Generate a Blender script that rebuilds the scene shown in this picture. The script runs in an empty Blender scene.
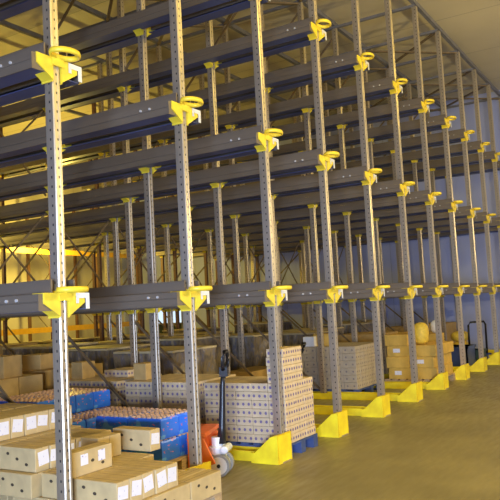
import bpy, bmesh, math, random
from mathutils import Vector, Matrix
random.seed(7)
sc = bpy.context.scene
COL = sc.collection
S, D = 1.45, 1.58                    # row spacing along the aisle, post spacing into the rack
NR, NK = 12, 7
LV = [1.79, 3.42, 5.08]              # rail levels
TOP = 6.83
def RX(i): return i * S - (.03 if i == 1 else 0)
ORD = ['zeroth', 'first', 'second', 'third', 'fourth', 'fifth', 'sixth', 'seventh', 'eighth', 'ninth', 'tenth', 'eleventh', 'twelfth']

# ------------------------------------------------------------------ materials
def newmat(name):
    m = bpy.data.materials.new(name); m.use_nodes = True
    nt = m.node_tree
    return m, nt, nt.nodes['Principled BSDF']
def N(nt, kind, **kw):
    n = nt.nodes.new(kind)
    for k, v in kw.items(): setattr(n, k, v)
    return n
def mth(nt, op, a, b=None, c=None):
    n = N(nt, 'ShaderNodeMath', operation=op)
    for i, v in enumerate((a, b, c)):
        if v is None: continue
        if isinstance(v, (int, float)): n.inputs[i].default_value = v
        else: nt.links.new(v, n.inputs[i])
    return n.outputs[0]
def ramp(nt, fac, stops):
    n = N(nt, 'ShaderNodeValToRGB')
    while len(n.color_ramp.elements) < len(stops): n.color_ramp.elements.new(.5)
    for e, (p, c) in zip(n.color_ramp.elements, stops):
        e.position = p; e.color = (*c, 1)
    nt.links.new(fac, n.inputs[0]); return n.outputs[0]
def mixc(nt, fac, a, b):
    n = N(nt, 'ShaderNodeMix', data_type='RGBA')
    if isinstance(fac, (int, float)): n.inputs[0].default_value = fac
    else: nt.links.new(fac, n.inputs[0])
    for idx, v in ((6, a), (7, b)):
        if isinstance(v, tuple): n.inputs[idx].default_value = (*v, 1)
        else: nt.links.new(v, n.inputs[idx])
    return n.outputs[2]
def noise(nt, scale, detail=4, stretch=(1, 1, 1), coord='Object'):
    tc = N(nt, 'ShaderNodeTexCoord'); mp = N(nt, 'ShaderNodeMapping')
    mp.inputs['Scale'].default_value = stretch
    nt.links.new(tc.outputs[coord], mp.inputs[0])
    n = N(nt, 'ShaderNodeTexNoise'); n.inputs['Scale'].default_value = scale; n.inputs['Detail'].default_value = detail
    nt.links.new(mp.outputs[0], n.inputs['Vector']); return n.outputs[0]
def bump(nt, bs, h, strength=.2, dist=.01):
    b = N(nt, 'ShaderNodeBump'); b.inputs['Strength'].default_value = strength; b.inputs['Distance'].default_value = dist
    nt.links.new(h, b.inputs['Height']); nt.links.new(b.outputs[0], bs.inputs['Normal'])
def mat(name, col, rough=.6, metal=0., var=.12, scale=8., stretch=(1, 1, 1), bmp=0.):
    m, nt, bs = newmat(name)
    nz = noise(nt, scale, 5, stretch)
    lo = tuple(max(0, c * (1 - var)) for c in col); hi = tuple(min(1, c * (1 + var)) for c in col)
    nt.links.new(ramp(nt, nz, [(.3, lo), (.7, hi)]), bs.inputs['Base Color'])
    bs.inputs['Roughness'].default_value = rough; bs.inputs['Metallic'].default_value = metal
    if bmp: bump(nt, bs, nz, bmp)
    return m
def objxyz(nt):
    tc = N(nt, 'ShaderNodeTexCoord'); s = N(nt, 'ShaderNodeSeparateXYZ'); nt.links.new(tc.outputs['Object'], s.inputs[0])
    n = N(nt, 'ShaderNodeSeparateXYZ'); nt.links.new(tc.outputs['Normal'], n.inputs[0])
    return s.outputs, n.outputs
def attrxyz(nt):
    """coordinates and face normal of the carton itself, kept on its mesh"""
    out = []
    for nm in ('lc', 'ln'):
        a = N(nt, 'ShaderNodeAttribute', attribute_name=nm); q = N(nt, 'ShaderNodeSeparateXYZ')
        nt.links.new(a.outputs['Vector'], q.inputs[0]); out.append(q.outputs)
    return out
def steel_holes(name, col, metal, rough):
    """galvanised upright: one column of punched holes on each visible face"""
    m, nt, bs = newmat(name)
    (x, y, z), (nx, ny, nz) = objxyz(nt)
    fz = mth(nt, 'ABSOLUTE', mth(nt, 'SUBTRACT', mth(nt, 'FRACT', mth(nt, 'DIVIDE', z, .066)), .5))
    inz = mth(nt, 'LESS_THAN', fz, .13)
    sx = mth(nt, 'MULTIPLY', mth(nt, 'GREATER_THAN', mth(nt, 'ABSOLUTE', nx), .7), mth(nt, 'LESS_THAN', mth(nt, 'ABSOLUTE', mth(nt, 'ADD', y, .014)), .0065))
    sy = mth(nt, 'MULTIPLY', mth(nt, 'LESS_THAN', ny, -.7), mth(nt, 'LESS_THAN', mth(nt, 'ABSOLUTE', x), .0065))
    hole = mth(nt, 'MULTIPLY', inz, mth(nt, 'MAXIMUM', sx, sy))
    base = ramp(nt, noise(nt, 14, 5, (1, 1, .25)), [(.3, tuple(c * .86 for c in col)), (.7, tuple(min(1, c * 1.12) for c in col))])
    nt.links.new(mixc(nt, hole, base, (.03, .028, .03)), bs.inputs['Base Color'])
    nt.links.new(mth(nt, 'MULTIPLY', mth(nt, 'SUBTRACT', 1., hole), metal), bs.inputs['Metallic'])
    bs.inputs['Roughness'].default_value = rough
    return m
def carton_mat(name, col, dots=None, vents=False, size=(.4, .13, .17), cols=3, rows=1):
    """kraft board; brown tape strip on the lid; printed purple dots or a slanting row of three vent holes on the long sides"""
    m, nt, bs = newmat(name)
    (x, y, z), (nx, ny, nz) = attrxyz(nt)
    base = ramp(nt, noise(nt, 9, 4), [(.3, tuple(c * .88 for c in col)), (.7, tuple(min(1, c * 1.1) for c in col))])
    top = mth(nt, 'GREATER_THAN', nz, .7)
    seam = mth(nt, 'MULTIPLY', top, mth(nt, 'LESS_THAN', mth(nt, 'ABSOLUTE', y), .0035))
    base = mixc(nt, seam, base, tuple(c * .45 for c in col))
    L, W, H = size
    ax = mth(nt, 'GREATER_THAN', mth(nt, 'ABSOLUTE', nx), .7); ay = mth(nt, 'GREATER_THAN', mth(nt, 'ABSOLUTE', ny), .7)
    if vents:
        tot = None
        for q in (-1, 0, 1):
            du = mth(nt, 'ADD', mth(nt, 'MULTIPLY', x, mth(nt, 'SIGN', ny)), q * L * .25); dz = mth(nt, 'SUBTRACT', z, H * (.5 - q * .2))
            r = mth(nt, 'ADD', mth(nt, 'MULTIPLY', du, du), mth(nt, 'MULTIPLY', mth(nt, 'MULTIPLY', dz, dz), 2.2))
            k = mth(nt, 'LESS_THAN', r, .00028)
            tot = k if tot is None else mth(nt, 'MAXIMUM', tot, k)
        base = mixc(nt, mth(nt, 'MULTIPLY', tot, ay), base, (.05, .035, .02))
    if dots:
        def grid(u, ln, n):
            f = mth(nt, 'SUBTRACT', mth(nt, 'FRACT', mth(nt, 'ADD', mth(nt, 'DIVIDE', u, ln / n), .5 * n)), .5)
            return mth(nt, 'MULTIPLY', f, ln / n)
        zz = mth(nt, 'SUBTRACT', z, H * .5)
        tot = None
        for ax_, u, ln, n in ((ay, x, L, cols), (ax, y, W, max(2, cols - 1))):
            du = grid(u, ln, n)
            r = mth(nt, 'ADD', mth(nt, 'MULTIPLY', du, du), mth(nt, 'MULTIPLY', zz, zz))
            k = mth(nt, 'MULTIPLY', ax_, mth(nt, 'LESS_THAN', r, .00026))
            tot = k if tot is None else mth(nt, 'MAXIMUM', tot, k)
        base = mixc(nt, tot, base, dots)
    nt.links.new(base, bs.inputs['Base Color']); bs.inputs['Roughness'].default_value = .75
    return m
def blue_mat():
    """printed blue shrink film with pink and red print on the sides"""
    m, nt, bs = newmat('blue shrink film')
    (x, y, z), (nx, ny, nz) = objxyz(nt)
    pr = noise(nt, 16, 3, (1, 1, 2.2))
    side = mixc(nt, mth(nt, 'MULTIPLY', mth(nt, 'GREATER_THAN', pr, .63), mth(nt, 'LESS_THAN', mth(nt, 'ABSOLUTE', nz), .5)), (.03, .19, 1.), (.6, .2, .4))
    nt.links.new(mixc(nt, mth(nt, 'GREATER_THAN', noise(nt, 5, 2), .62), side, (.12, .38, 1.)), bs.inputs['Base Color'])
    bs.inputs['Roughness'].default_value = .3
    return m
def paper_mat():
    m, nt, bs = newmat('white paper label')
    pr = noise(nt, 40, 2, (1, 1, 1))
    nt.links.new(mixc(nt, mth(nt, 'GREATER_THAN', pr, .67), (.70, .70, .77), (.35, .33, .55)), bs.inputs['Base Color'])
    bs.inputs['Roughness'].default_value = .5
    return m

M = {}
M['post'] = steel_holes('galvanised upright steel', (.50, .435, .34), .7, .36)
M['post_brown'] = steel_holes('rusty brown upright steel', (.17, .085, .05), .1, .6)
M['rail'] = mat('dull grey rail steel', (.165, .135, .105), .5, .3, .15, 5, (1, .15, 1))
M['ledge'] = mat('dark blue rail underside', (.075, .095, .24), .4, .3, .2, 5, (1, .15, 1))  # dark blue given to the underside strip of the rails alone
M['plate'] = mat('bright zinc plate', (.70, .72, .75), .35, .0, .03)
M['brace'] = mat('dark brown brace steel', (.19, .14, .085), .5, .3, .2)
M['tie'] = mat('grey blue tie steel', (.20, .20, .23), .5, .3, .15, 4)
M['yellow'] = mat('yellow paint', (.86, .66, .045), .42, 0, .08, 12)
M['yellow_floor'] = mat('scuffed yellow paint', (.95, .72, .02), .5, 0, .16, 6)
M['bolt'] = mat('shiny bolt', (.85, .85, .85), .25, .5, .03)
M['wood'] = mat('pallet wood', (.42, .29, .15), .8, 0, .25, 10, (1, 6, 6))
M['bluewood'] = mat('blue pallet paint', (.045, .075, .20), .7, 0, .25, 8)
M['carton'] = carton_mat('pale kraft carton with vents', (.50, .375, .18), vents=True, size=(.4, .13, .17))
M['dotted'] = carton_mat('kraft carton with purple dots', (.60, .47, .30), dots=(.17, .13, .24), size=(.22, .206, .09), cols=4)
M['kraft'] = carton_mat('plain brown carton', (.50, .33, .12))
M['greybox'] = carton_mat('greyish small carton', (.42, .35, .25), dots=(.2, .17, .16), size=(.155, .24, .11), cols=2)
M['goldbox'] = carton_mat('golden brown carton', (.58, .37, .07))
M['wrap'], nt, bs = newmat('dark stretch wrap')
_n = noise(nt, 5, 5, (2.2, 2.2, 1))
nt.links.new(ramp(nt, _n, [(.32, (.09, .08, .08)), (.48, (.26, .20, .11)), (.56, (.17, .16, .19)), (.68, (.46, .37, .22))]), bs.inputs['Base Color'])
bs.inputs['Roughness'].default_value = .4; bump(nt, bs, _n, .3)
M['sheet'] = mat('cream slip sheet', (.55, .45, .25), .6, 0, .15)
M['blue'] = blue_mat()
M['caps'] = mat('pink bottle caps under film', (.78, .50, .36), .35, 0, .25, 30)
M['paper'] = paper_mat()
M['orange'] = mat('orange jack paint', (.80, .16, .015), .4, 0, .12)
M['black'] = mat('black handle paint', (.012, .012, .016), .35)
M['silver'] = mat('silver pump casting', (.80, .84, .92), .4, .15, .15, 20)
M['tyre'] = mat('grey wheel rubber', (.28, .29, .31), .6)
M['sack'] = mat('yellow woven sack', (.78, .55, .06), .6, 0, .15, 20, (1, 1, 1), .3)
M['white'] = mat('white plastic bag', (.8, .8, .78), .4, 0, .1)
M['bin'] = mat('dark green bin plastic', (.03, .06, .05), .5)
M['darkblue'] = mat('dark blue plastic', (.03, .05, .14), .4)
M['orange_beam'] = mat('orange rack beam paint', (.80, .45, .04), .45, 0, .1)
M['concrete'], nt, bs = newmat('worn concrete')
n1 = noise(nt, 1.2, 6, (1, 1, 1)); n2 = noise(nt, 14, 4, (.25, 1.2, 1))
c1 = ramp(nt, n1, [(.3, (.20, .17, .085)), (.7, (.31, .265, .13))])
nt.links.new(mixc(nt, mth(nt, 'MULTIPLY', n2, .5), c1, (.14, .12, .065)), bs.inputs['Base Color'])
nt.links.new(ramp(nt, n2, [(.3, (.34,) * 3), (.7, (.55,) * 3)]), bs.inputs['Roughness'])
def panel_mat(name, col, axis, step, line=.012, rough=.5):
    m, nt, bs = newmat(name)
    tc = N(nt, 'ShaderNodeTexCoord'); s = N(nt, 'ShaderNodeSeparateXYZ'); nt.links.new(tc.outputs['Object'], s.inputs[0])
    f = mth(nt, 'FRACT', mth(nt, 'DIVIDE', s.outputs[axis], step))
    ln = mth(nt, 'LESS_THAN', f, line / step)
    base = ramp(nt, noise(nt, .8, 4), [(.3, tuple(c * .92 for c in col)), (.7, tuple(min(1, c * 1.05) for c in col))])
    nt.links.new(mixc(nt, ln, base, tuple(c * .6 for c in col)), bs.inputs['Base Color'])
    bs.inputs['Roughness'].default_value = rough
    return m
M['wall'] = panel_mat('insulated wall panel', (.40, .45, .74), 1, 1.2)
M['wall_b'] = panel_mat('back wall panel', (.70, .64, .48), 0, 1.2)
M['ceil'] = panel_mat('ceiling panel', (.60, .53, .37), 0, 2.4, .02)
M['dark'] = mat('dark door panel', (.02, .035, .03), .5)
M['sky'], nt, bs = newmat('daylight through glass')
bs.inputs['Emission Color'].default_value = (.62, .80, 1, 1); bs.inputs['Emission Strength'].default_value = 1.3
bs.inputs['Base Color'].default_value = (.1, .1, .1, 1)

# ------------------------------------------------------------------ mesh helpers
class MB:
    def __init__(self): self.bm = bmesh.new(); self.mi = 0
    def face(self, vs):
        try: f = self.bm.faces.new(vs); f.material_index = self.mi; return f
        except ValueError: return None
    def box(self, x0, x1, y0, y1, z0, z1):
        v = [self.bm.verts.new(p) for p in ((x0, y0, z0), (x1, y0, z0), (x1, y1, z0), (x0, y1, z0), (x0, y0, z1), (x1, y0, z1), (x1, y1, z1), (x0, y1, z1))]
        for q in ((3, 2, 1, 0), (4, 5, 6, 7), (0, 1, 5, 4), (1, 2, 6, 5), (2, 3, 7, 6), (3, 0, 4, 7)): self.face([v[i] for i in q])
        return self
    def prism(self, pts, a, b, axis):
        """closed polygon pts (two coords) swept along axis from a to b"""
        def P(p, t):
            return {'x': (t, p[0], p[1]), 'y': (p[0], t, p[1]), 'z': (p[0], p[1], t)}[axis]
        A = [self.bm.verts.new(P(p, a)) for p in pts]; B = [self.bm.verts.new(P(p, b)) for p in pts]
        n = len(pts)
        for i in range(n): self.face([A[i], A[(i + 1) % n], B[(i + 1) % n], B[i]])
        self.face(A[::-1]); self.face(B)
        return self
    def bar(self, a, b, w, h=None):
        """rectangular bar from a to b"""
        a, b = Vector(a), Vector(b); h = h or w
        d = (b - a).normalized(); up = Vector((0, 0, 1)) if abs(d.z) < .95 else Vector((1, 0, 0))
        s = d.cross(up).normalized() * w / 2; u = s.cross(d).normalized() * h / 2
        A = [self.bm.verts.new(a + i * s + j * u) for i, j in ((-1, -1), (1, -1), (1, 1), (-1, 1))]
        B = [self.bm.verts.new(b + i * s + j * u) for i, j in ((-1, -1), (1, -1), (1, 1), (-1, 1))]
        for i in range(4): self.face([A[i], A[(i + 1) % 4], B[(i + 1) % 4], B[i]])
        self.face(A[::-1]); self.face(B)
        return self
    def tube(self, pts, r, seg=8, closed=False):
        pts = [Vector(p) for p in pts]; n = len(pts); rings = []
        for i, p in enumerate(pts):
            if closed: d = pts[(i + 1) % n] - pts[i - 1]
            else: d = pts[min(i + 1, n - 1)] - pts[max(i - 1, 0)]
            d.normalize(); up = Vector((0, 0, 1)) if abs(d.z) < .9 else Vector((1, 0, 0))
            s = d.cross(up).normalized(); u = s.cross(d).normalized()
            rr = r[i] if isinstance(r, (list, tuple)) else r
            rings.append([self.bm.verts.new(p + rr * (math.cos(t) * s + math.sin(t) * u)) for t in [2 * math.pi * k / seg for k in range(seg)]])
        for i in range(n if closed else n - 1):
            A, B = rings[i], rings[(i + 1) % n]
            for k in range(seg): 
                f = self.face([A[k], A[(k + 1) % seg], B[(k + 1) % seg], B[k]])
                if f: f.smooth = True
        if not closed: self.face(rings[0][::-1]); self.face(rings[-1])
        return self
    def cyl(self, c, r, a, b, axis='x', seg=20):
        pts = [(r * math.cos(2 * math.pi * k / seg), r * math.sin(2 * math.pi * k / seg)) for k in range(seg)]
        i = {'x': (1, 2), 'y': (0, 2), 'z': (0, 1)}[axis]
        return self.prism([(p[0] + c[i[0]], p[1] + c[i[1]]) for p in pts], a, b, axis)
    def mesh(self, name, mats, bevel=0.):
        bmesh.ops.recalc_face_normals(self.bm, faces=self.bm.faces)
        if bevel:
            bmesh.ops.bevel(self.bm, geom=list(self.bm.edges), offset=bevel, segments=1, affect='EDGES', profile=.5)
        me = bpy.data.meshes.new(name); self.bm.to_mesh(me); self.bm.free()
        for m in (mats if isinstance(mats, list) else [mats]): me.materials.append(M[m])
        return me
def link(name, me, parent=None, loc=(0, 0, 0), rz=0.):
    o = bpy.data.objects.new(name, me); COL.objects.link(o)
    o.location = loc; o.rotation_euler = (0, 0, rz)
    if parent: o.parent = parent
    return o
def tag(o, label, cat, group=None):
    o['label'] = label; o['category'] = cat
    if group: o['group'] = group
    return o
def thing(name, label, cat, loc=(0, 0, 0), group=None, rz=0.):
    o = link(name, None, None, loc, rz); o.empty_display_size = .1
    return tag(o, label, cat, group)
def struct(name, me, loc=(0, 0, 0)):
    o = link(name, me, None, loc); o['kind'] = 'structure'; return o

# ------------------------------------------------------------------ setting
XW, YB, ZC = 18.0, 14.2, 7.22
struct('floor', MB().box(-12, XW + .3, -12, YB + .3, -.2, 0).mesh('floor', 'concrete'))
struct('ceiling', MB().box(-12, XW + .3, -12, YB + .3, ZC, ZC + .2).mesh('ceiling', 'ceil'))
WY0, WY1, WZ0, WZ1 = 11.45, 12.75, .45, 1.68    # daylight opening in the end wall
b = MB(); b.box(XW, XW + .3, -12, WY0, 0, ZC).box(XW, XW + .3, WY1, YB + .3, 0, ZC).box(XW, XW + .3, WY0, WY1, 0, WZ0).box(XW, XW + .3, WY0, WY1, WZ1, ZC)
struct('wall_right', b.mesh('wall_right', 'wall'))
struct('wall_back', MB().box(-12, XW, YB, YB + .3, 0, ZC).mesh('wall_back', 'wall_b'))
b = MB()
for yy in (WY0, WY1 - .05, (WY0 + WY1) / 2 - .025): b.box(XW - .02, XW + .08, yy, yy + .05, WZ0, WZ1)
b.box(XW - .02, XW + .08, WY0, WY1, WZ1 - .05, WZ1).box(XW - .02, XW + .08, WY0, WY1, WZ0, WZ0 + .05).box(XW - .02, XW + .08, WY0, WY1, 1.12, 1.17)
win = struct('window_1', b.mesh('window_frame', 'tie'))
o = link('pane', MB().box(XW + .1, XW + .12, WY0, WY1, 1.15, WZ1).mesh('pane', 'sky'), win)
o = link('lower_panel', MB().box(XW + .1, XW + .12, WY0, WY1, WZ0, 1.15).mesh('lower_panel', 'dark'), win)

# ------------------------------------------------------------------ rack: upright frames
def post_mesh(m):
    w, f, c = .036, .052, .008      # half width, front depth, corner radius
    pts = [(-w, -f + c), (-w + c, -f), (-.012, -f), (-.008, -f + .004), (.008, -f + .004), (.012, -f), (w - c, -f), (w, -f + c), (w, .006), (w - .016, .012), (w - .016, .045), (-w + .016, .045), (-w + .016, .012), (-w, .006)]
    return MB().prism(pts, .012, TOP, 'z').mesh('upright_post', m)
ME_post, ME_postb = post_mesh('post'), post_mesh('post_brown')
def bracket_mesh():
    """yellow cantilever head: an arm with a sloping gusset on each side of the post"""
    b = MB(); A = .185
    for s in (-1, 1):
        b.prism([(s * .04, -.045), (s * A, -.045), (s * A, -.115), (s * .04, -.205)], -.066, -.058, 'y')
        b.prism([(s * .04, -.045), (s * A, -.045), (s * A, -.115), (s * .04, -.205)], .035, .042, 'y')
        b.prism([(s * A, -.108), (s * A, -.115), (s * .04, -.205), (s * .04, -.197)], -.058, .035, 'y')
        b.box(*sorted((s * .04, s * A)), -.058, .035, -.052, -.045).box(*sorted((s * A, s * (A - .007))), -.058, .035, -.115, -.045)
        b.box(*sorted((s * .0395, s * .045)), -.06, .05, -.215, -.03)
    return b.mesh('cantilever_bracket', 'yellow')
def loop_mesh():
    """closed D-shaped yellow hoop guarding the front of the post"""
    b = MB(); pts = []
    for k in range(24):
        t = 2 * math.pi * k / 24
        pts.append((.11 * math.sin(t) * (1 if math.cos(t) > 0 else 1.04), -.142 - .08 * math.cos(t), -.03))
    prev = None; rings = []
    for i, p in enumerate(pts):
        c = Vector((0, -.142, -.03)); d = (Vector(p) - c).normalized()
        ring = [Vector(p) + d * o + Vector((0, 0, h)) for o, h in ((-.012, -.017), (.006, -.019), (.012, 0), (.006, .019), (-.012, .017))]
        rings.append([b.bm.verts.new(v) for v in ring])
    for i in range(24):
        A, B = rings[i], rings[(i + 1) % 24]
        for k in range(5):
            f = b.face([A[k], A[(k + 1) % 5], B[(k + 1) % 5], B[k]]); f.smooth = True
    b.box(-.055, .055, -.075, -.055, -.10, -.015)
    return b.mesh('guard_loop', 'yellow')
ME_br, ME_loop = bracket_mesh(), loop_mesh()
ME_foot = MB().box(-.08, .08, -.09, .08, 0, .012).mesh('foot_plate', 'post')
ME_toptie = MB().box(-.025, .025, 0, (NK - 1) * D, TOP, TOP + .05).mesh('top_tie', 'tie')
def brace_mesh(k0, z0, k1, z1):
    return MB().bar((0, k0 * D, z0), (0, k1 * D, z1), .02, .032).mesh('diagonal_brace', 'brace')
BR = [brace_mesh(2, 1.50, 1, .10), brace_mesh(4, 1.5, 3, .1), brace_mesh(6, 1.5, 5, .1), brace_mesh(2, 5.15, 1, 6.7), brace_mesh(5, 1.9, 4, 3.2)]
BR_low = [brace_mesh(3, 1.35, 2, .25), brace_mesh(2, 1.1, 1, .45)]
for i in range(1, NR + 1):
    where = 'nearest the camera' if i == 1 else ORD[i] + ' from the camera'
    fr = thing('upright_frame', 'galvanised perforated upright frame with yellow brackets and hoops, %s along the rack' % where, 'rack frame', (RX(i), 0, 0), 'upright frames of the drive-in rack')
    for k in range(NK):
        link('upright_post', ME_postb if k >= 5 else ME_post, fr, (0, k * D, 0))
        link('foot_plate', ME_foot, fr, (0, k * D, 0))
        for lv in LV:
            br = link('cantilever_bracket', ME_br, fr, (0, k * D, lv)); br['label'] = 'yellow rail bracket'
    for lv in LV:
        lp = link('guard_loop', ME_loop, fr, (0, 0, lv)); lp['label'] = 'yellow hoop on post front'
    for me in BR + (BR_low if i == 2 else []): link('diagonal_brace', me, fr)
    link('top_tie', ME_toptie, fr)

# pallet rails, two per frame and level
def rail_mesh(s):
    """upright web of the pallet rail with its guide lip"""
    pts = [(s * .098, -.12), (s * .098, .045), (s * .112, .045), (s * .114, -.045), (s * .222, -.052), (s * .222, -.10), (s * .216, -.105), (s * .222, -.11), (s * .222, -.165),
           (s * .217, -.165), (s * .217, -.058), (s * .108, -.051), (s * .108, -.12)]
    return MB().prism(pts, -.05, (NK - 1) * D + .12, 'y').mesh('rail', 'rail')
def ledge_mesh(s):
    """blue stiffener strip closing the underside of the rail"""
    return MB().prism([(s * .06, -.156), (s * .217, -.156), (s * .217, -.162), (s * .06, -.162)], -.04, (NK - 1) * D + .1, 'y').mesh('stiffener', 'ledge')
ME_rail = {s: rail_mesh(s) for s in (-1, 1)}
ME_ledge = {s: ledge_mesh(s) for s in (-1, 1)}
def railend_mesh(s):
    b = MB()
    b.box(*sorted((s * .1, s * .225)), -.072, -.069, -.085, -.048).box(*sorted((s * .19, s * .225)), -.072, -.069, -.16, -.085).box(*sorted((s * .1, s * .125)), -.072, -.069, -.12, -.085)
    return b.mesh('rail_end', 'plate')
ME_cap = MB().prism([(-.098, .045), (-.098, -.165), (-.222, -.165), (-.222, -.052), (-.114, -.045), (-.112, .045)], -.056, -.05, 'y').mesh('end_cap', 'rail')
ME_rend = {s: railend_mesh(s) for s in (-1, 1)}
def bolt_mesh(s): return MB().cyl((0, 0, 0), .011, *sorted((s * .222, s * .232)), 'x', 8).mesh('bolt', 'bolt')
ME_bolt = {s: bolt_mesh(s) for s in (-1, 1)}
for i in range(1, NR + 1):
    for li, lv in enumerate(LV):
        for s in (-1, 1):
            lab = 'grey pallet rail at %s level, %s side of the %s post row from camera' % (['bottom', 'middle', 'top'][li], 'near' if s < 0 else 'far', ORD[i])
            r = thing('pallet_rail', lab, 'pallet rail', (RX(i), 0, lv), 'pallet rails of the drive-in rack')
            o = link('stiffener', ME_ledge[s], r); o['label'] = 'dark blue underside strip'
            link('rail', ME_rail[s], r)
            if s > 0: link('rail_end', ME_rend[s], r)
            else: link('end_cap', ME_cap, r)
            if s < 0:
                for yy in (.15, .25): link('bolt', ME_bolt[s], r, (0, yy, -.085))

# yellow floor guides
def nose_mesh():
    b = MB(); x0, x1, f = -.17, .12, -.078
    P = [(f, 0), (.24, 0), (.24, .10), (.20, .10), (.0, .27), (f, .285)]
    b.prism(P, x0, x0 + .015, 'x'); b.prism(P, x1 - .015, x1, 'x')
    b.prism([(f, 0), (f + .015, 0), (f + .015, .285), (f, .285)], x0, x1, 'x')
    b.prism([(.20, .09), (.20, .10), (.0, .27), (.0, .26)], x0, x1, 'x')
    b.prism([(.0, .26), (.0, .27), (f, .285), (f, .275)], x0, x1, 'x')
    return b.mesh('guide_nose', 'yellow_floor')
def guide_mesh():
    b = MB(); L = 3.0
    for s in (-1, 1): b.box(*sorted((s * .105, s * .085)), .24, L, 0, .10)
    for yy in (.25, 1.0, 2.2, 2.9): b.box(-.085, .085, yy, yy + .03, 0, .04)
    return b.mesh('guide_beam', 'yellow_floor')
ME_nose, ME_guide = nose_mesh(), guide_mesh()
for i in range(1, NR + 1):
    g = thing('floor_guide', 'yellow floor guide with wedge nose at the foot of the %s post row from camera' % ORD[i], 'floor guide', (RX(i), 0, 0), 'yellow floor guides')
    link('guide_nose', ME_nose, g); link('guide_beam', ME_guide, g)

# ties along the aisle over the post heads
DEPTH = ['front', 'second', 'third', 'fourth', 'fifth', 'sixth', 'rearmost']
for k in range(NK):
    b = MB().box(-.3, NR * S + .1, k * D - .035, k * D + .035, TOP + .05, TOP + .13)
    tag(link('tie_beam', b.mesh('tie_beam', 'tie')), 'long grey tie beam over the %s line of post tops' % DEPTH[k], 'tie beam', 'tie beams over the rack')
for bi in (1, 2, 4, 5, 8, 10, 11):
    for k in (0, 1, 2):
        x0, x1 = bi * S, (bi + 1) * S
        t = thing('roof_brace', 'dark crossed brace under the ceiling, %s bay from the camera, %s bay deep' % (ORD[bi], ORD[k + 1]), 'brace', (x0, k * D, TOP + .02), 'crossed braces over the rack')
        link('rod', MB().bar((0, 0, 0), (S, D, 0), .05, .03).mesh('rod', 'brace'), t)
        link('rod', MB().bar((S, 0, -.035), (0, D, -.035), .05, .03).mesh('rod', 'brace'), t)
for bi in range(1, NR):
    for q, (z0, z1) in enumerate(((LV[0] + .1, LV[1] - .15), (LV[1] + .1, LV[2] - .15))):
        if q and bi % 2 == 0: continue
        t = thing('spine_brace', 'dark crossed spine brace on the fourth post line, %s bay, %s tier' % (ORD[bi], ['middle', 'upper', 'lower'][q]), 'brace', (bi * S, 3 * D + .07, 0), 'crossed spine braces')
        link('rod', MB().bar((.03, 0, z0), (S - .03, 0, z1), .016, .026).mesh('rod', 'brace'), t)
        link('rod', MB().bar((.03, .024, z1), (S - .03, .024, z0), .016, .026).mesh('rod', 'brace'), t)

# ------------------------------------------------------------------ the rack by the back wall
bx = list(range(7, 18, 2))
for n, X in enumerate(bx):
    t = thing('rack_upright', 'slim brown upright by the back wall, %s from the left' % ORD[n + 1], 'rack upright', (X, 12.6, 0), 'brown uprights by the back wall')
    for yy in (0, 1.0): link('post', MB().box(-.04, .04, yy - .04, yy + .04, 0, 5.2).mesh('post', 'post_brown'), t)
    bb = MB()
    for q in range(5): bb.bar((0, 0, q + .1), (0, 1.0, q + 1), .02) if q % 2 else bb.bar((0, 1.0, q + .1), (0, 0, q + 1), .02)
    link('lacing', bb.mesh('lacing', 'brace'), t)
for n, X in enumerate(bx[:-1]):
    for q, z in enumerate((1.15, 3.5)):
        tag(link('rack_beam', MB().box(X + .04, X + 1.96, 12.53, 12.58, z, z + .16).mesh('rack_beam', 'orange_beam')), 'orange rack beam by the back wall, %s level, %s bay from the left' % (['lower', 'upper'][q], ORD[n + 1]), 'rack beam', 'orange beams by the back wall')

# ------------------------------------------------------------------ pallets and goods
def pallet_mesh(w, d, m):
    b = MB()
    for q in range(7):
        y0 = -d / 2 + q * (d - .1) / 6; b.box(-w / 2, w / 2, y0, y0 + .1, .118, .138)
    for q in range(3):
        x0 = -w / 2 + q * (w - .1) / 2; b.box(x0, x0 + .1, -d / 2, d / 2, 0, .018); b.box(x0, x0 + .1, -d / 2, d / 2, .098, .118)
        for r in range(3):
            y0 = -d / 2 + r * (d - .12) / 2; b.box(x0, x0 + .1, y0, y0 + .12, .018, .098)
    return b.mesh('pallet', m)
PM = {}
def pallet(x0, x1, y0, y1, m, label):
    key = (round(x1 - x0, 2), round(y1 - y0, 2), m)
    if key not in PM: PM[key] = pallet_mesh(key[0], key[1], m)
    return tag(link('pallet', PM[key], None, ((x0 + x1) / 2, (y0 + y1) / 2, 0)), label, 'pallet', 'pallets under the goods')
BM = {}
def box_mesh(L, W, H, m, bev=.004):
    key = (round(L, 3), round(W, 3), round(H, 3), m)
    if key not in BM:
        me = BM[key] = MB().box(-L / 2, L / 2, -W / 2, W / 2, 0, H).mesh('carton', m, bev)
        a = me.attributes.new('lc', 'FLOAT_VECTOR', 'POINT'); n = me.attributes.new('ln', 'FLOAT_VECTOR', 'FACE')
        for v in me.vertices: a.data[v.index].vector = v.co
        for p in me.polygons: n.data[p.index].vector = p.normal
    return BM[key]
def carton(x, y, z, L, W, H, m, label, group, rz=0., name='carton', cat='carton', jit=.004):
    o = link(name, box_mesh(L - .004, W - .004, H - .002, m), None, (x + random.uniform(-jit, jit), y + random.uniform(-jit, jit), z), rz + random.uniform(-1, 1) * jit * 3)
    return tag(o, label, cat, group)
LBL = {}
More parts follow.
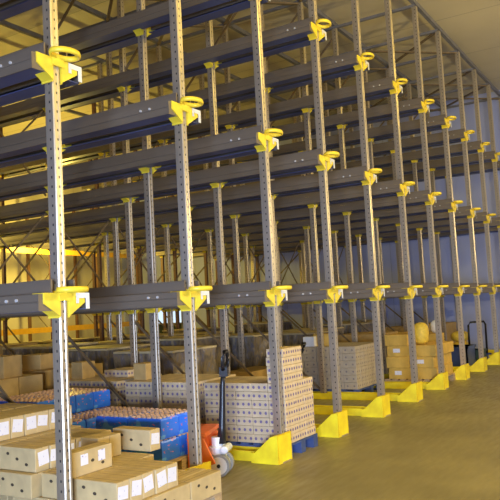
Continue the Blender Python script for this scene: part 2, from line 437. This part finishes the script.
def paper(parent, face, u, v, w, h, L, W, tilt=0.):
    """white label stuck on a carton side: face is 'y' for -local y, 'x-' or 'x+' for the short ends"""
    b = MB(); c, s = math.cos(tilt), math.sin(tilt)
    pts = [(u + c * a - s * bb, v + s * a + c * bb) for a, bb in ((-w / 2, -h / 2), (w / 2, -h / 2), (w / 2, h / 2), (-w / 2, h / 2))]
    if face == 'y': b.prism(pts, -W / 2 - .0015, -W / 2 + .003, 'y')
    elif face == 'x-': b.prism(pts, -L / 2 - .0015, -L / 2 + .003, 'x')
    else: b.prism(pts, L / 2 - .003, L / 2 + .0015, 'x')
    o = link('shipping_label', b.mesh('shipping_label', 'paper'), parent); o['label'] = 'white paper label'
    return o

# --- A: pale cartons in the nearest lane (end labels face the aisle, long vented sides face the camera's left)
CL, CW, CH, P0 = .40, .13, .17, .138
GA = 'pale cartons piled in the nearest lane'
tiers = ['bottom', 'second', 'third', 'fourth', 'fifth']
def tierz(t): return P0 + t * CH
nA = [0]
def rowA(xs, y_front, t, desc, lab=True, two=False):
    """cartons end-on to the aisle, their front ends at y_front"""
    for n, x in enumerate(xs):
        o = carton(x + CW / 2, y_front + CL / 2, tierz(t), CL, CW, CH, 'carton', 'pale carton end-on in %s, %s from the left' % (desc, ORD[n + 1]), GA, math.pi / 2)
        if lab:
            # local +x points to +Y, so the aisle end is local -x
            paper(o, 'x-', random.uniform(-.012, .012), CH * .55, .098, random.choice((.085, .10)), CL - .004, CW, random.uniform(-.15, .15))
def sideA(cols, y_front, t, desc, lab=0):
    """cartons lying along the aisle with the vented long side to it"""
    for n, x in enumerate(cols):
        o = carton(x + CL / 2, y_front + CW / 2, tierz(t), CL, CW, CH, 'carton', 'pale carton lying sideways in %s, %s from the left' % (desc, ORD[n + 1]), GA, 0)
        for q in range(lab): paper(o, 'y', -.08 + .17 * q, CH * .62, .07, .075, CL, CW - .004, 0)
xr = lambda a, n: [a + q * (CW + .002) for q in range(n)]
exec_layout = True
pallet(1.56, 2.72, -.38, .72, 'wood', 'wooden pallet under the pale cartons beside the nearest post')
pallet(1.56, 2.72, .80, 1.98, 'wood', 'wooden pallet under the taller carton pile behind the nearest post')
sideA([1.46 + .03, 1.86 + .03, 2.27 + .03], -.40, 0, 'the bottom front row')
sideA([1.49, 1.89, 2.30], -.26, 0, 'the second bottom row')
rowA(xr(1.56, 8), -.12, 0, 'the bottom tier behind the front rows', False)
rowA(xr(1.56, 8), .29, 0, 'the back bottom tier, front pallet', False)
rowA(xr(1.53, 5), -.37, 1, 'the labelled front row of the second tier')
rowA(xr(1.57, 6), -.01, 1, 'the second tier behind the labelled row', False)
rowA(xr(1.50, 7), .41, 1, 'the second tier at the back', False)
sideA([1.52], .02, 2, 'the third tier beside the nearest post', 2)
rowA(xr(2.40, 1), .06, 2, 'the third tier by the second post')
rowA(xr(2.0, 2), .24, 2, 'the middle of the third tier', False)
rowA(xr(1.56, 6), .42, 2, 'the back of the third tier', True)
rowA(xr(1.52, 7), .85, 0, 'the bottom of the rear pile', False)
rowA(xr(1.52, 7), .85, 1, 'the second tier of the rear pile', False)
rowA(xr(1.52, 7), .85, 2, 'the third tier of the rear pile')
rowA(xr(1.52, 7), .95, 3, 'the fourth tier of the rear pile')
rowA(xr(1.52, 7), 1.38, 0, 'the bottom back of the rear pile', False)
rowA(xr(1.52, 7), 1.38, 1, 'the second tier back of the rear pile', False)
rowA(xr(1.52, 7), 1.38, 2, 'the third tier back of the rear pile', False)
rowA(xr(1.52, 7), 1.38, 3, 'the top back row of the rear pile', False)

# --- B: blue shrink-wrapped packs in the second lane
PL, PW, PH = .40, .27, .20
def pack_mesh():
    b = MB(); l, w, h = PL / 2 - .004, PW / 2 - .004, PH - .004
    nx, ny = 6, 4
    # body with slightly bulged film sides
    def ring(z, k): 
        return [b.bm.verts.new((sx * l * k, sy * w * k, z)) for sx, sy in ((-1, -1), (0, -1.015), (1, -1), (1.01, 0), (1, 1), (0, 1.015), (-1, 1), (-1.01, 0))]
    R = [ring(0, .97), ring(.02, 1.), ring(h * .5, 1.004), ring(h - .03, 1.), ring(h - .012, .96)]
    for A, B in zip(R, R[1:]):
        for k in range(8): b.face([A[k], A[(k + 1) % 8], B[(k + 1) % 8], B[k]])
    b.face(R[0][::-1]); b.face(R[-1])
    b.mi = 1
    for i in range(nx):
        for j in range(ny):
            x, y = (i - (nx - 1) / 2) * 2 * l / nx * .95, (j - (ny - 1) / 2) * 2 * w / ny * .95
            b.cyl((x, y, 0), .021, h - .013, h, 'z', 8)
    return b.mesh('drinks_pack', ['blue', 'caps'])
ME_pack = pack_mesh()
GB = 'blue shrink-wrapped packs in the second lane'
def packs(x0, nx, y0, ny, tiers_, desc, z0=P0):
    for t in range(tiers_):
        for i in range(nx):
            for j in range(ny):
                if 0 < i < nx - 1 and 0 < j < ny - 1 and t < tiers_ - 1: continue
                o = link('drinks_pack', ME_pack, None, (x0 + PW * (i + .5) + random.uniform(-.004, .004), y0 + PL * (j + .5) + random.uniform(-.004, .004), z0 + t * PH), math.pi / 2 + random.uniform(-.02, .02))
                tag(o, 'blue film-wrapped pack, %s tier, %s from camera side, %s deep, %s' % (tiers[t], ORD[i + 1], ORD[j + 1], desc), 'drinks pack', GB)
JX, JY = 3.64, .30                                # pallet jack
pallet(3.02, 3.60, .42, 1.62, 'wood', 'wooden pallet under the blue packs, on the orange pallet jack')
bpy.context.scene.objects['pallet.002'].location.z = .094
packs(3.03, 2, .46, 2, 2, 'on the pallet jack', P0 + .094)
pallet(3.02, 4.15, 1.65, 2.87, 'wood', 'wooden pallet under the blue packs farther into the second lane')
packs(3.04, 4, 1.66, 1, 2, 'farther pallet front')
packs(3.04, 4, 2.07, 2, 3, 'farther pallet rear')

# --- pallet jack
def jack(name_label, loc, rz, lean=0.):
    j = thing('pallet_jack', name_label, 'pallet jack', loc, 'pallet jacks', rz)
    # local +y is towards the forks, origin on the floor under the steering wheel
    b = MB()
    for s in (-1, 1):
        fk = MB(); fk.prism([(.12, .055), (1.25, .055), (1.33, .075), (1.33, .085), (.12, .092)], s * .18 - .075, s * .18 + .075, 'x')
        link('fork', fk.mesh('fork', 'orange'), j)
        link('load_wheel', MB().cyl((s * .18, 1.1, .045), .04, s * .18 - .05, s * .18 + .05, 'x', 14).mesh('load_wheel', 'tyre'), j)
    b.prism([(.10, .10), (.20, .10), (.20, .44), (.16, .44)], -.26, .26, 'x')
    for s in (-1, 1): b.prism([(-.06, .16), (.12, .10), (.18, .43), (.05, .40)], s * .245 - .012, s * .245 + .012, 'x')
    b.box(-.26, .26, .02, .18, .40, .44)
    link('chassis', b.mesh('chassis', 'orange', .004), j)
    p = MB(); p.cyl((0, -.02, 0), .055, .10, .36, 'z', 16); p.cyl((0, -.02, 0), .085, .20, .27, 'z', 16); p.cyl((.0, -.11, .25), .035, -.10, .10, 'x', 12); p.box(-.09, .09, -.10, .06, .14, .19)
    p.cyl((.09, -.05, 0), .028, .20, .34, 'z', 10)
    link('pump', p.mesh('pump', 'silver', .003), j)
    for s in (-1, 1):
        w = MB(); w.cyl((0, -.05, .105), .105, s * .075 - .028, s * .075 + .028, 'x', 28)
        wh = link('steer_wheel', w.mesh('steer_wheel', 'tyre', .003), j)
        h = MB(); h.cyl((0, -.05, .105), .082, s * .075 - .031, s * .075 + .031, 'x', 22); link('hub', h.mesh('hub', 'plate'), wh)
        h = MB(); h.cyl((0, -.05, .105), .018, s * .075 - .04, s * .075 + .04, 'x', 12); link('axle', h.mesh('axle', 'black'), wh)
    h = MB(); h.tube([(0, -.06, .30), (0, -.075, .44), (0, -.10, .85), (0, -.115, .97)], [.05, .034, .026, .026], 12)
    hd = link('handle', h.mesh('handle', 'black'), j)
    if lean:
        q = Matrix.Rotation(lean, 3, 'X'); pv = Vector((0, -.06, .3)); hd.rotation_euler = (lean, 0, 0); hd.location = pv - q @ pv
    g = MB(); g.box(-.035, .035, -.16, -.08, .93, 1.02)
    g.tube([(-.03, -.12, 1.0), (-.085, -.13, 1.04), (-.09, -.14, 1.12), (-.05, -.145, 1.165), (.05, -.145, 1.165), (.09, -.14, 1.12), (.085, -.13, 1.04), (.03, -.12, 1.0)], .02, 10)
    g.tube([(-.04, -.17, 1.02), (-.045, -.19, 1.10)], .01, 8)
    link('grip', g.mesh('grip', 'black', 0), hd)
    return j
jack('orange hand pallet jack with black handle at the mouth of the second lane', (JX, JY, 0), math.radians(20))
jack('pallet jack showing only its black grip behind the dotted carton stack', (6.50, 1.30, 0), math.radians(10), math.radians(25))

# --- C: cartons with purple dots, third lane
GC = 'dotted cartons in the third lane'
U, UV, UH = .22, .206, .09
def dotted(x0, nx, y0, ny, nz, desc, tall=None, z0=P0, m='dotted', UX=U, UY=UV, H=UH, group=GC, kind='dotted carton'):
    for t in range(nz):
        for i in range(nx):
            for j in range(ny):
                carton(x0 + UX * (i + .5), y0 + UY * (j + .5), z0 + t * H, UX, UY, H, m, '%s, tier %d from the bottom, %s from camera side, %s deep, %s' % (kind, t + 1, ORD[i + 1], ORD[j + 1], desc), group, 0)
    if tall:
        i0, i1, j0, j1, n = tall
        for t in range(nz, nz + n):
            for i in range(i0, i1):
                for j in range(j0, j1):
                    carton(x0 + UX * (i + .5), y0 + UY * (j + .5), z0 + t * H, UX, UY, H, m, '%s, raised tier %d, %s from camera side, %s deep, %s' % (kind, t + 1, ORD[i + 1], ORD[j + 1], desc), group, 0)
pallet(4.46, 5.15, -.04, 1.02, 'bluewood', 'dark blue pallet under the front dotted carton stack by the third post')
dotted(4.47, 3, -.03, 5, 7, 'front stack', (0, 2, 0, 1, 4))
pallet(4.46, 5.52, 1.12, 2.20, 'wood', 'pallet under the second dotted carton stack of the third lane')
dotted(4.47, 4, 1.13, 5, 7, 'second stack')
pallet(4.46, 5.52, 2.28, 3.36, 'wood', 'pallet under the third dotted carton stack of the third lane')
dotted(4.47, 4, 2.29, 5, 7, 'third stack', (2, 4, 1, 3, 1))
GK = 'single brown cartons standing on stacks'
carton(4.75, 2.05, P0 + 7 * UH, .26, .2, .20, 'kraft', 'upright brown carton alone on the second dotted stack', GK)
carton(4.75, 3.12, P0 + 7 * UH, .24, .2, .22, 'kraft', 'upright brown carton alone on the third dotted stack', GK)

# --- D: small greyish cartons, sixth lane
pallet(8.80, 9.95, .98, 2.46, 'bluewood', 'dark blue pallet under the grey carton stack in the sixth lane')
dotted(8.80, 7, 1.0, 6, 6, 'grey stack', None, P0, 'greybox', .16, .24, .118, 'small greyish cartons in the sixth lane', 'greyish carton')
GD = 'loose things on the grey stack'
tag(link('carton', box_mesh(.34, .3, .2, 'goldbox'), None, (9.2, 1.75, P0 + 6 * .118), .2), 'golden carton lying on the grey carton stack', 'carton', GK)
tag(link('carton', box_mesh(.14, .2, .17, 'white'), None, (8.95, 1.9, P0 + 6 * .118), .1), 'small white box on the grey carton stack', 'box')

# --- E: golden cartons with labels, seventh lane
GE = 'golden cartons in the seventh lane'
pallet(10.3, 11.45, .12, 1.10, 'wood', 'wooden pallet under the golden cartons in the seventh lane')
for q, (y, n) in enumerate(((.60, 4), (.14, 3))):
    for t in range(n):
        for j in range(2):
            o = carton(10.32 + .28 + j * .56, y + .21 + (.03 if t % 2 else 0), P0 + t * .2, .55, .43, .2, 'goldbox', 'golden carton, %s, tier %d of the %s column in the seventh lane' % (['camera side', 'far side'][j], t + 1, ['inner', 'aisle side'][q]), GE, 0, jit=.015)
            if j == 0 and (t + q) % 2 == 0: paper(o, 'x-', .03, .11, .13, .07, .55, .43)
def sack(x, y, z, w, d, h, m, label):
    b = MB(); bmesh.ops.create_uvsphere(b.bm, u_segments=16, v_segments=10, radius=1)
    for v in b.bm.verts:
        p = v.co; k = 1 + .08 * math.sin(5 * p.x + 2 * p.z) * math.cos(4 * p.y)
        v.co = Vector((math.copysign(abs(p.x) ** .7, p.x) * w / 2 * k, math.copysign(abs(p.y) ** .7, p.y) * d / 2 * k, (math.copysign(abs(p.z) ** .75, p.z) + 1) * h / 2))
    for f in b.bm.faces: f.smooth = True
    return tag(link('sack', b.mesh('sack', m), None, (x, y, z)), label, 'sack')
sack(10.6, .46, P0 + .6, .3, .28, .4, 'sack', 'full yellow sack on top of the golden cartons')
pallet(7.35, 8.35, 2.0, 3.0, 'wood', 'wooden pallet of brown cartons in the fifth lane')

# --- F: far end of the aisle
GF = 'goods at the far end of the aisle'
pallet(11.75, 12.55, .5, 1.5, 'wood', 'wooden pallet under brown cartons in the eighth lane')
for t in range(3):
    for j in range(2): carton(12.0, .75 + j * .5, P0 + t * .24, .5, .48, .24, 'goldbox', 'brown carton on tier %d, %s, in the eighth lane' % (t + 1, ['front', 'back'][j]), GF)
def bin_(x, y, w, d, h, m, label):
    b = MB(); b.box(-w / 2, w / 2, -d / 2, d / 2, 0, .04)
    for s in (-1, 1):
        b.box(*sorted((s * w / 2, s * (w / 2 - .03))), -d / 2, d / 2, .04, h); b.box(-w / 2, w / 2, *sorted((s * d / 2, s * (d / 2 - .03))), .04, h)
        b.box(*sorted((s * (w / 2 + .02), s * (w / 2 - .03))), -d / 2 - .02, d / 2 + .02, h - .05, h)
        b.box(-w / 2 - .02, w / 2 + .02, *sorted((s * (d / 2 + .02), s * (d / 2 - .03))), h - .05, h)
    return tag(link('storage_bin', b.mesh('storage_bin', m), None, (x, y, 0)), label, 'bin')
bin_(13.45, .6, .7, .6, .5, 'darkblue', 'dark blue open bin between the eighth and tenth posts')
bin_(14.2, .42, .5, .4, .36, 'bin', 'dark green open bin beside the far trolley')
pallet(13.1, 14.2, 1.2, 2.3, 'wood', 'wooden pallet of cartons in the ninth lane')
for t in range(3):
    for i in range(2): carton(13.4 + .52 * i, 1.5, P0 + t * .22, .5, .5, .22, 'goldbox', 'brown carton on tier %d, %s, in the ninth lane' % (t + 1, ['left', 'right'][i]), GF)
sack(12.1, .62, P0 + .72, .24, .2, .26, 'white', 'white plastic bag on the brown cartons of the eighth lane')
t = thing('trolley', 'tube-framed platform trolley with yellow sacks at the far end of the aisle', 'trolley', (15.1, .72, 0), None, math.radians(-40))
link('platform', MB().box(-.35, .35, -.3, .5, .16, .2).mesh('platform', 'darkblue'), t)
link('handle_frame', MB().tube([(-.24, -.28, .2), (-.24, -.30, .88), (-.19, -.31, .95), (.19, -.31, .95), (.24, -.30, .88), (.24, -.28, .2)], .024, 8).mesh('handle_frame', 'black'), t)
for sx in (-1, 1):
    for yy in (-.2, .4): link('wheel', MB().cyl((0, yy, .08), .08, sx * .28 - .02, sx * .28 + .02, 'x', 14).mesh('wheel', 'tyre'), t)
sack(15.05, .92, .2, .5, .42, .3, 'sack', 'lower yellow sack on the trolley platform')
sack(15.1, .95, .48, .44, .4, .26, 'sack', 'upper yellow sack on the trolley')

# --- G: loads deeper in the lanes, in the shade of the rack
GW = 'dark stretch-wrapped loads deep in the rack'
def wrapped(lane, y0, h, w=1.1, d=1.1, cap=True):
    x0 = lane * S + .18
    where = 'in the %s lane, starting %s deep' % (ORD[lane], {2: 'two posts', 3: 'three posts', 5: 'four posts', 6: 'five posts', 8: 'six posts', 4: 'nearly four posts', 7: 'nearly six posts', 1: 'one post'}[int(y0)])
    pallet(x0, x0 + w, y0, y0 + d, 'wood', 'pallet under the dark wrapped load ' + where)
    b = MB(); n = 8
    b.box(0, w, 0, d, 0, h)
    bmesh.ops.subdivide_edges(b.bm, edges=list(b.bm.edges), cuts=4, use_grid_fill=True)
    for v in b.bm.verts:
        k = .012 * math.sin(23 * v.co.z + 7 * v.co.x) + random.uniform(-.012, .012)
        v.co.x += k * (1 if v.co.x > w / 2 else -1); v.co.y += k * (1 if v.co.y > d / 2 else -1)
        if v.co.z > .01: v.co.z += random.uniform(-.012, .012)
    t = thing('wrapped_load', 'dark film-wrapped block of goods ' + where, 'pallet load', (x0, y0, P0), GW)
    link('film', b.mesh('film', 'wrap'), t)
    if cap: link('cover_sheet', MB().box(-.01, w + .01, -.01, d + .01, h, h + .03).mesh('cover_sheet', 'sheet'), t)
def kraftload(lane, y0, nz, H=.25, w=1.1, d=1.0, m='kraft'):
    x0 = lane * S + .18
    pallet(x0, x0 + w, y0, y0 + d, 'wood', 'pallet under brown cartons in the %s lane, %.0f m deep' % (ORD[lane], y0))
    for t in range(nz):
        for i in range(3):
            for j in range(2):
                carton(x0 + w / 3 * (i + .5), y0 + d / 2 * (j + .5), P0 + t * H, w / 3, d / 2, H, m, 'brown carton, tier %d, %s from camera side, %s, %s lane, %.0f m deep' % (t + 1, ORD[i + 1], ['front', 'back'][j], ORD[lane], y0), 'brown cartons deep in the rack', 0)
for lane, y0, h in ((4, 2.6, .85), (4, 3.85, .9), (4, 5.1, .95), (5, 3.3, .95), (5, 5.0, .9), (6, 3.0, .9), (6, 5.05, .95), (7, 2.5, .85), (7, 5.1, .9), (8, 3.0, .85), (8, 6.3, .95), (9, 2.7, .9), (9, 5.1, 1.0), (3, 5.1, .7), (10, 3.1, .9), (6, 8.0, .9), (7, 7.2, .9)):
    wrapped(lane, y0, h)
for lane, y0, nz in ((2, 3.25, 3), (2, 4.9, 4), (3, 3.6, 3), (5, 2.0, 2), (8, 1.7, 3), (3, 6.6, 4), (4, 6.6, 4), (5, 6.6, 4), (6, 6.6, 3), (10, 1.8, 3), (11, 1.6, 3), (7, 1.3, 2)):
    if lane == 5: 
        for t in range(2):
            for i in range(2): carton(7.6 + .46 * i, 2.4, P0 + t * .22, .45, .5, .22, 'kraft', 'brown carton on tier %d, %s, of the fifth lane pallet' % (t + 1, ['left', 'right'][i]), 'brown cartons deep in the rack')
    elif lane != 7: kraftload(lane, y0, nz)

for x, y, z, l, w_, h, r, nm in ((3.75, 3.45, .888, .34, .28, .26, .2, 'open-sided brown carton standing on the second lane load, nearest the camera'), (4.05, 3.95, .888, .3, .3, .20, .0, 'small brown carton at the far corner of the second lane load'), (3.3, 5.1, 1.138, .4, .3, .22, .1, 'brown carton on the rear second lane load, camera side'), (3.9, 5.3, 1.138, .4, .3, .34, .3, 'tall brown carton on the rear second lane load'), (4.8, 4.0, .888, .36, .3, .2, .2, 'brown carton on the third lane load behind the dotted stacks')):
    tag(link('carton', box_mesh(l, w_, h, 'kraft'), None, (x, y, z), r), nm, 'carton', GK)

# ------------------------------------------------------------------ camera
yaw, pitch, roll, f = 0.5453, 0.0818, -0.0534, 696.71
cy, sy, cp, sp = math.cos(yaw), math.sin(yaw), math.cos(pitch), math.sin(pitch)
F = Vector((cy * cp, sy * cp, sp)); Rr = Vector((sy, -cy, 0)); Uu = Rr.cross(F)
c, s = math.cos(roll), math.sin(roll)
r2, u2 = c * Rr + s * Uu, -s * Rr + c * Uu
EYE = Vector((-1.9637, -3.6044, 1.5793))
cam = bpy.data.cameras.new('camera'); co = bpy.data.objects.new('camera', cam); COL.objects.link(co)
co.matrix_world = Matrix(((r2.x, u2.x, -F.x, EYE.x), (r2.y, u2.y, -F.y, EYE.y), (r2.z, u2.z, -F.z, EYE.z), (0, 0, 0, 1)))
cam.sensor_width = 36; cam.lens = f / 500 * 36; cam.clip_end = 100
sc.camera = co

# the cartons that show largest stay single objects; the hundreds behind and inside the stacks become one mass
dg = bpy.context.evaluated_depsgraph_get(); dg.update()
hits = {}
for py in range(320, 500, 3):
    for px in range(py % 2, 500, 3):
        d = (F * f + r2 * (px + .5 - 250) + u2 * (250 - py - .5)).normalized()
        ok, _, _, _, ob, _ = sc.ray_cast(dg, EYE, d, distance=40)
        if ok: hits[ob.original.name] = hits.get(ob.original.name, 0) + 1
cart = [o for o in COL.objects if o.name.split('.')[0] == 'carton' and o.type == 'MESH']
cart.sort(key=lambda o: -hits.get(o.name, 0))
rest = cart[290:]
mb = bmesh.new(); lay = mb.verts.layers.float_vector.new('lc'); fl = mb.faces.layers.float_vector.new('ln'); mats = []
for o in rest:
    for q in [o] + list(o.children):
        me = q.data; mw = o.matrix_basis @ (q.matrix_basis if q is not o else Matrix())
        la = me.attributes.get('lc'); na = me.attributes.get('ln')
        if me.materials[0] not in mats: mats.append(me.materials[0])
        mi = mats.index(me.materials[0])
        vs = []
        for v in me.vertices:
            nv = mb.verts.new(mw @ v.co); nv[lay] = la.data[v.index].vector if la else v.co; vs.append(nv)
        for p in me.polygons:
            nf = mb.faces.new([vs[i] for i in p.vertices]); nf.material_index = mi; nf[fl] = na.data[p.index].vector if na else p.normal
for o in rest:
    for q in list(o.children): bpy.data.objects.remove(q)
    bpy.data.objects.remove(o)
me = bpy.data.meshes.new('carton_mass'); mb.to_mesh(me); mb.free()
for m in mats: me.materials.append(m)
o = tag(link('carton_mass', me), 'mass of brown cartons inside the stacks and deep under the rack', 'cartons'); o['kind'] = 'stuff'

# ------------------------------------------------------------------ lights
def area(name, loc, target, size, energy, col, shape='RECTANGLE', sy=None, spread=None):
    l = bpy.data.lights.new(name, 'AREA'); l.shape = shape; l.size = size; l.size_y = sy or size; l.energy = energy; l.color = col
    if spread: l.spread = spread
    o = bpy.data.objects.new(name, l); COL.objects.link(o); o.location = loc
    o.rotation_euler = (Vector(target) - Vector(loc)).to_track_quat('-Z', 'Y').to_euler()
    return o
WARM = (1., .75, .13)
def lamp(name, loc, energy, col, r=.2):
    l = bpy.data.lights.new(name, 'POINT'); l.energy = energy; l.color = col; l.shadow_soft_size = r
    o = bpy.data.objects.new(name, l); COL.objects.link(o); o.location = loc
for x, e in ((-4, 380), (1.5, 380), (7, 240), (13, 40)): lamp('aisle_lamp', (x, -4.6, 6.3), e, WARM)
for x, e in ((3, 200), (8, 380), (12.5, 460)): lamp('rear_aisle_lamp', (x, 11.6, 3.7), e, WARM)
lamp('unseen_low_lamp', (4.6, -5.2, 3.3), 620, (1, .78, .28), .05)
lamp('unseen_low_lamp', (11., -5.5, 3.3), 640, (1, .80, .38), .04)  # added lamp, meant to throw rack shadows and warm light on the end wall
area('dock_daylight', (-6.5, -5.5, 1.0), (4, 0, .3), 3.0, 500, (.52, .67, 1.), sy=1.6, spread=math.radians(90))
w = bpy.data.worlds.new('hall'); sc.world = w; w.use_nodes = True
w.node_tree.nodes['Background'].inputs[0].default_value = (.20, .30, 1., 1); w.node_tree.nodes['Background'].inputs[1].default_value = .32

# ------------------------------------------------------------------ picture
sc.view_settings.view_transform = 'Standard'; sc.view_settings.look = 'None'; sc.view_settings.gamma = 1; sc.view_settings.use_curve_mapping = False
sc.view_settings.exposure = -0.12
try: sc.cycles.use_denoising = True
except Exception: pass
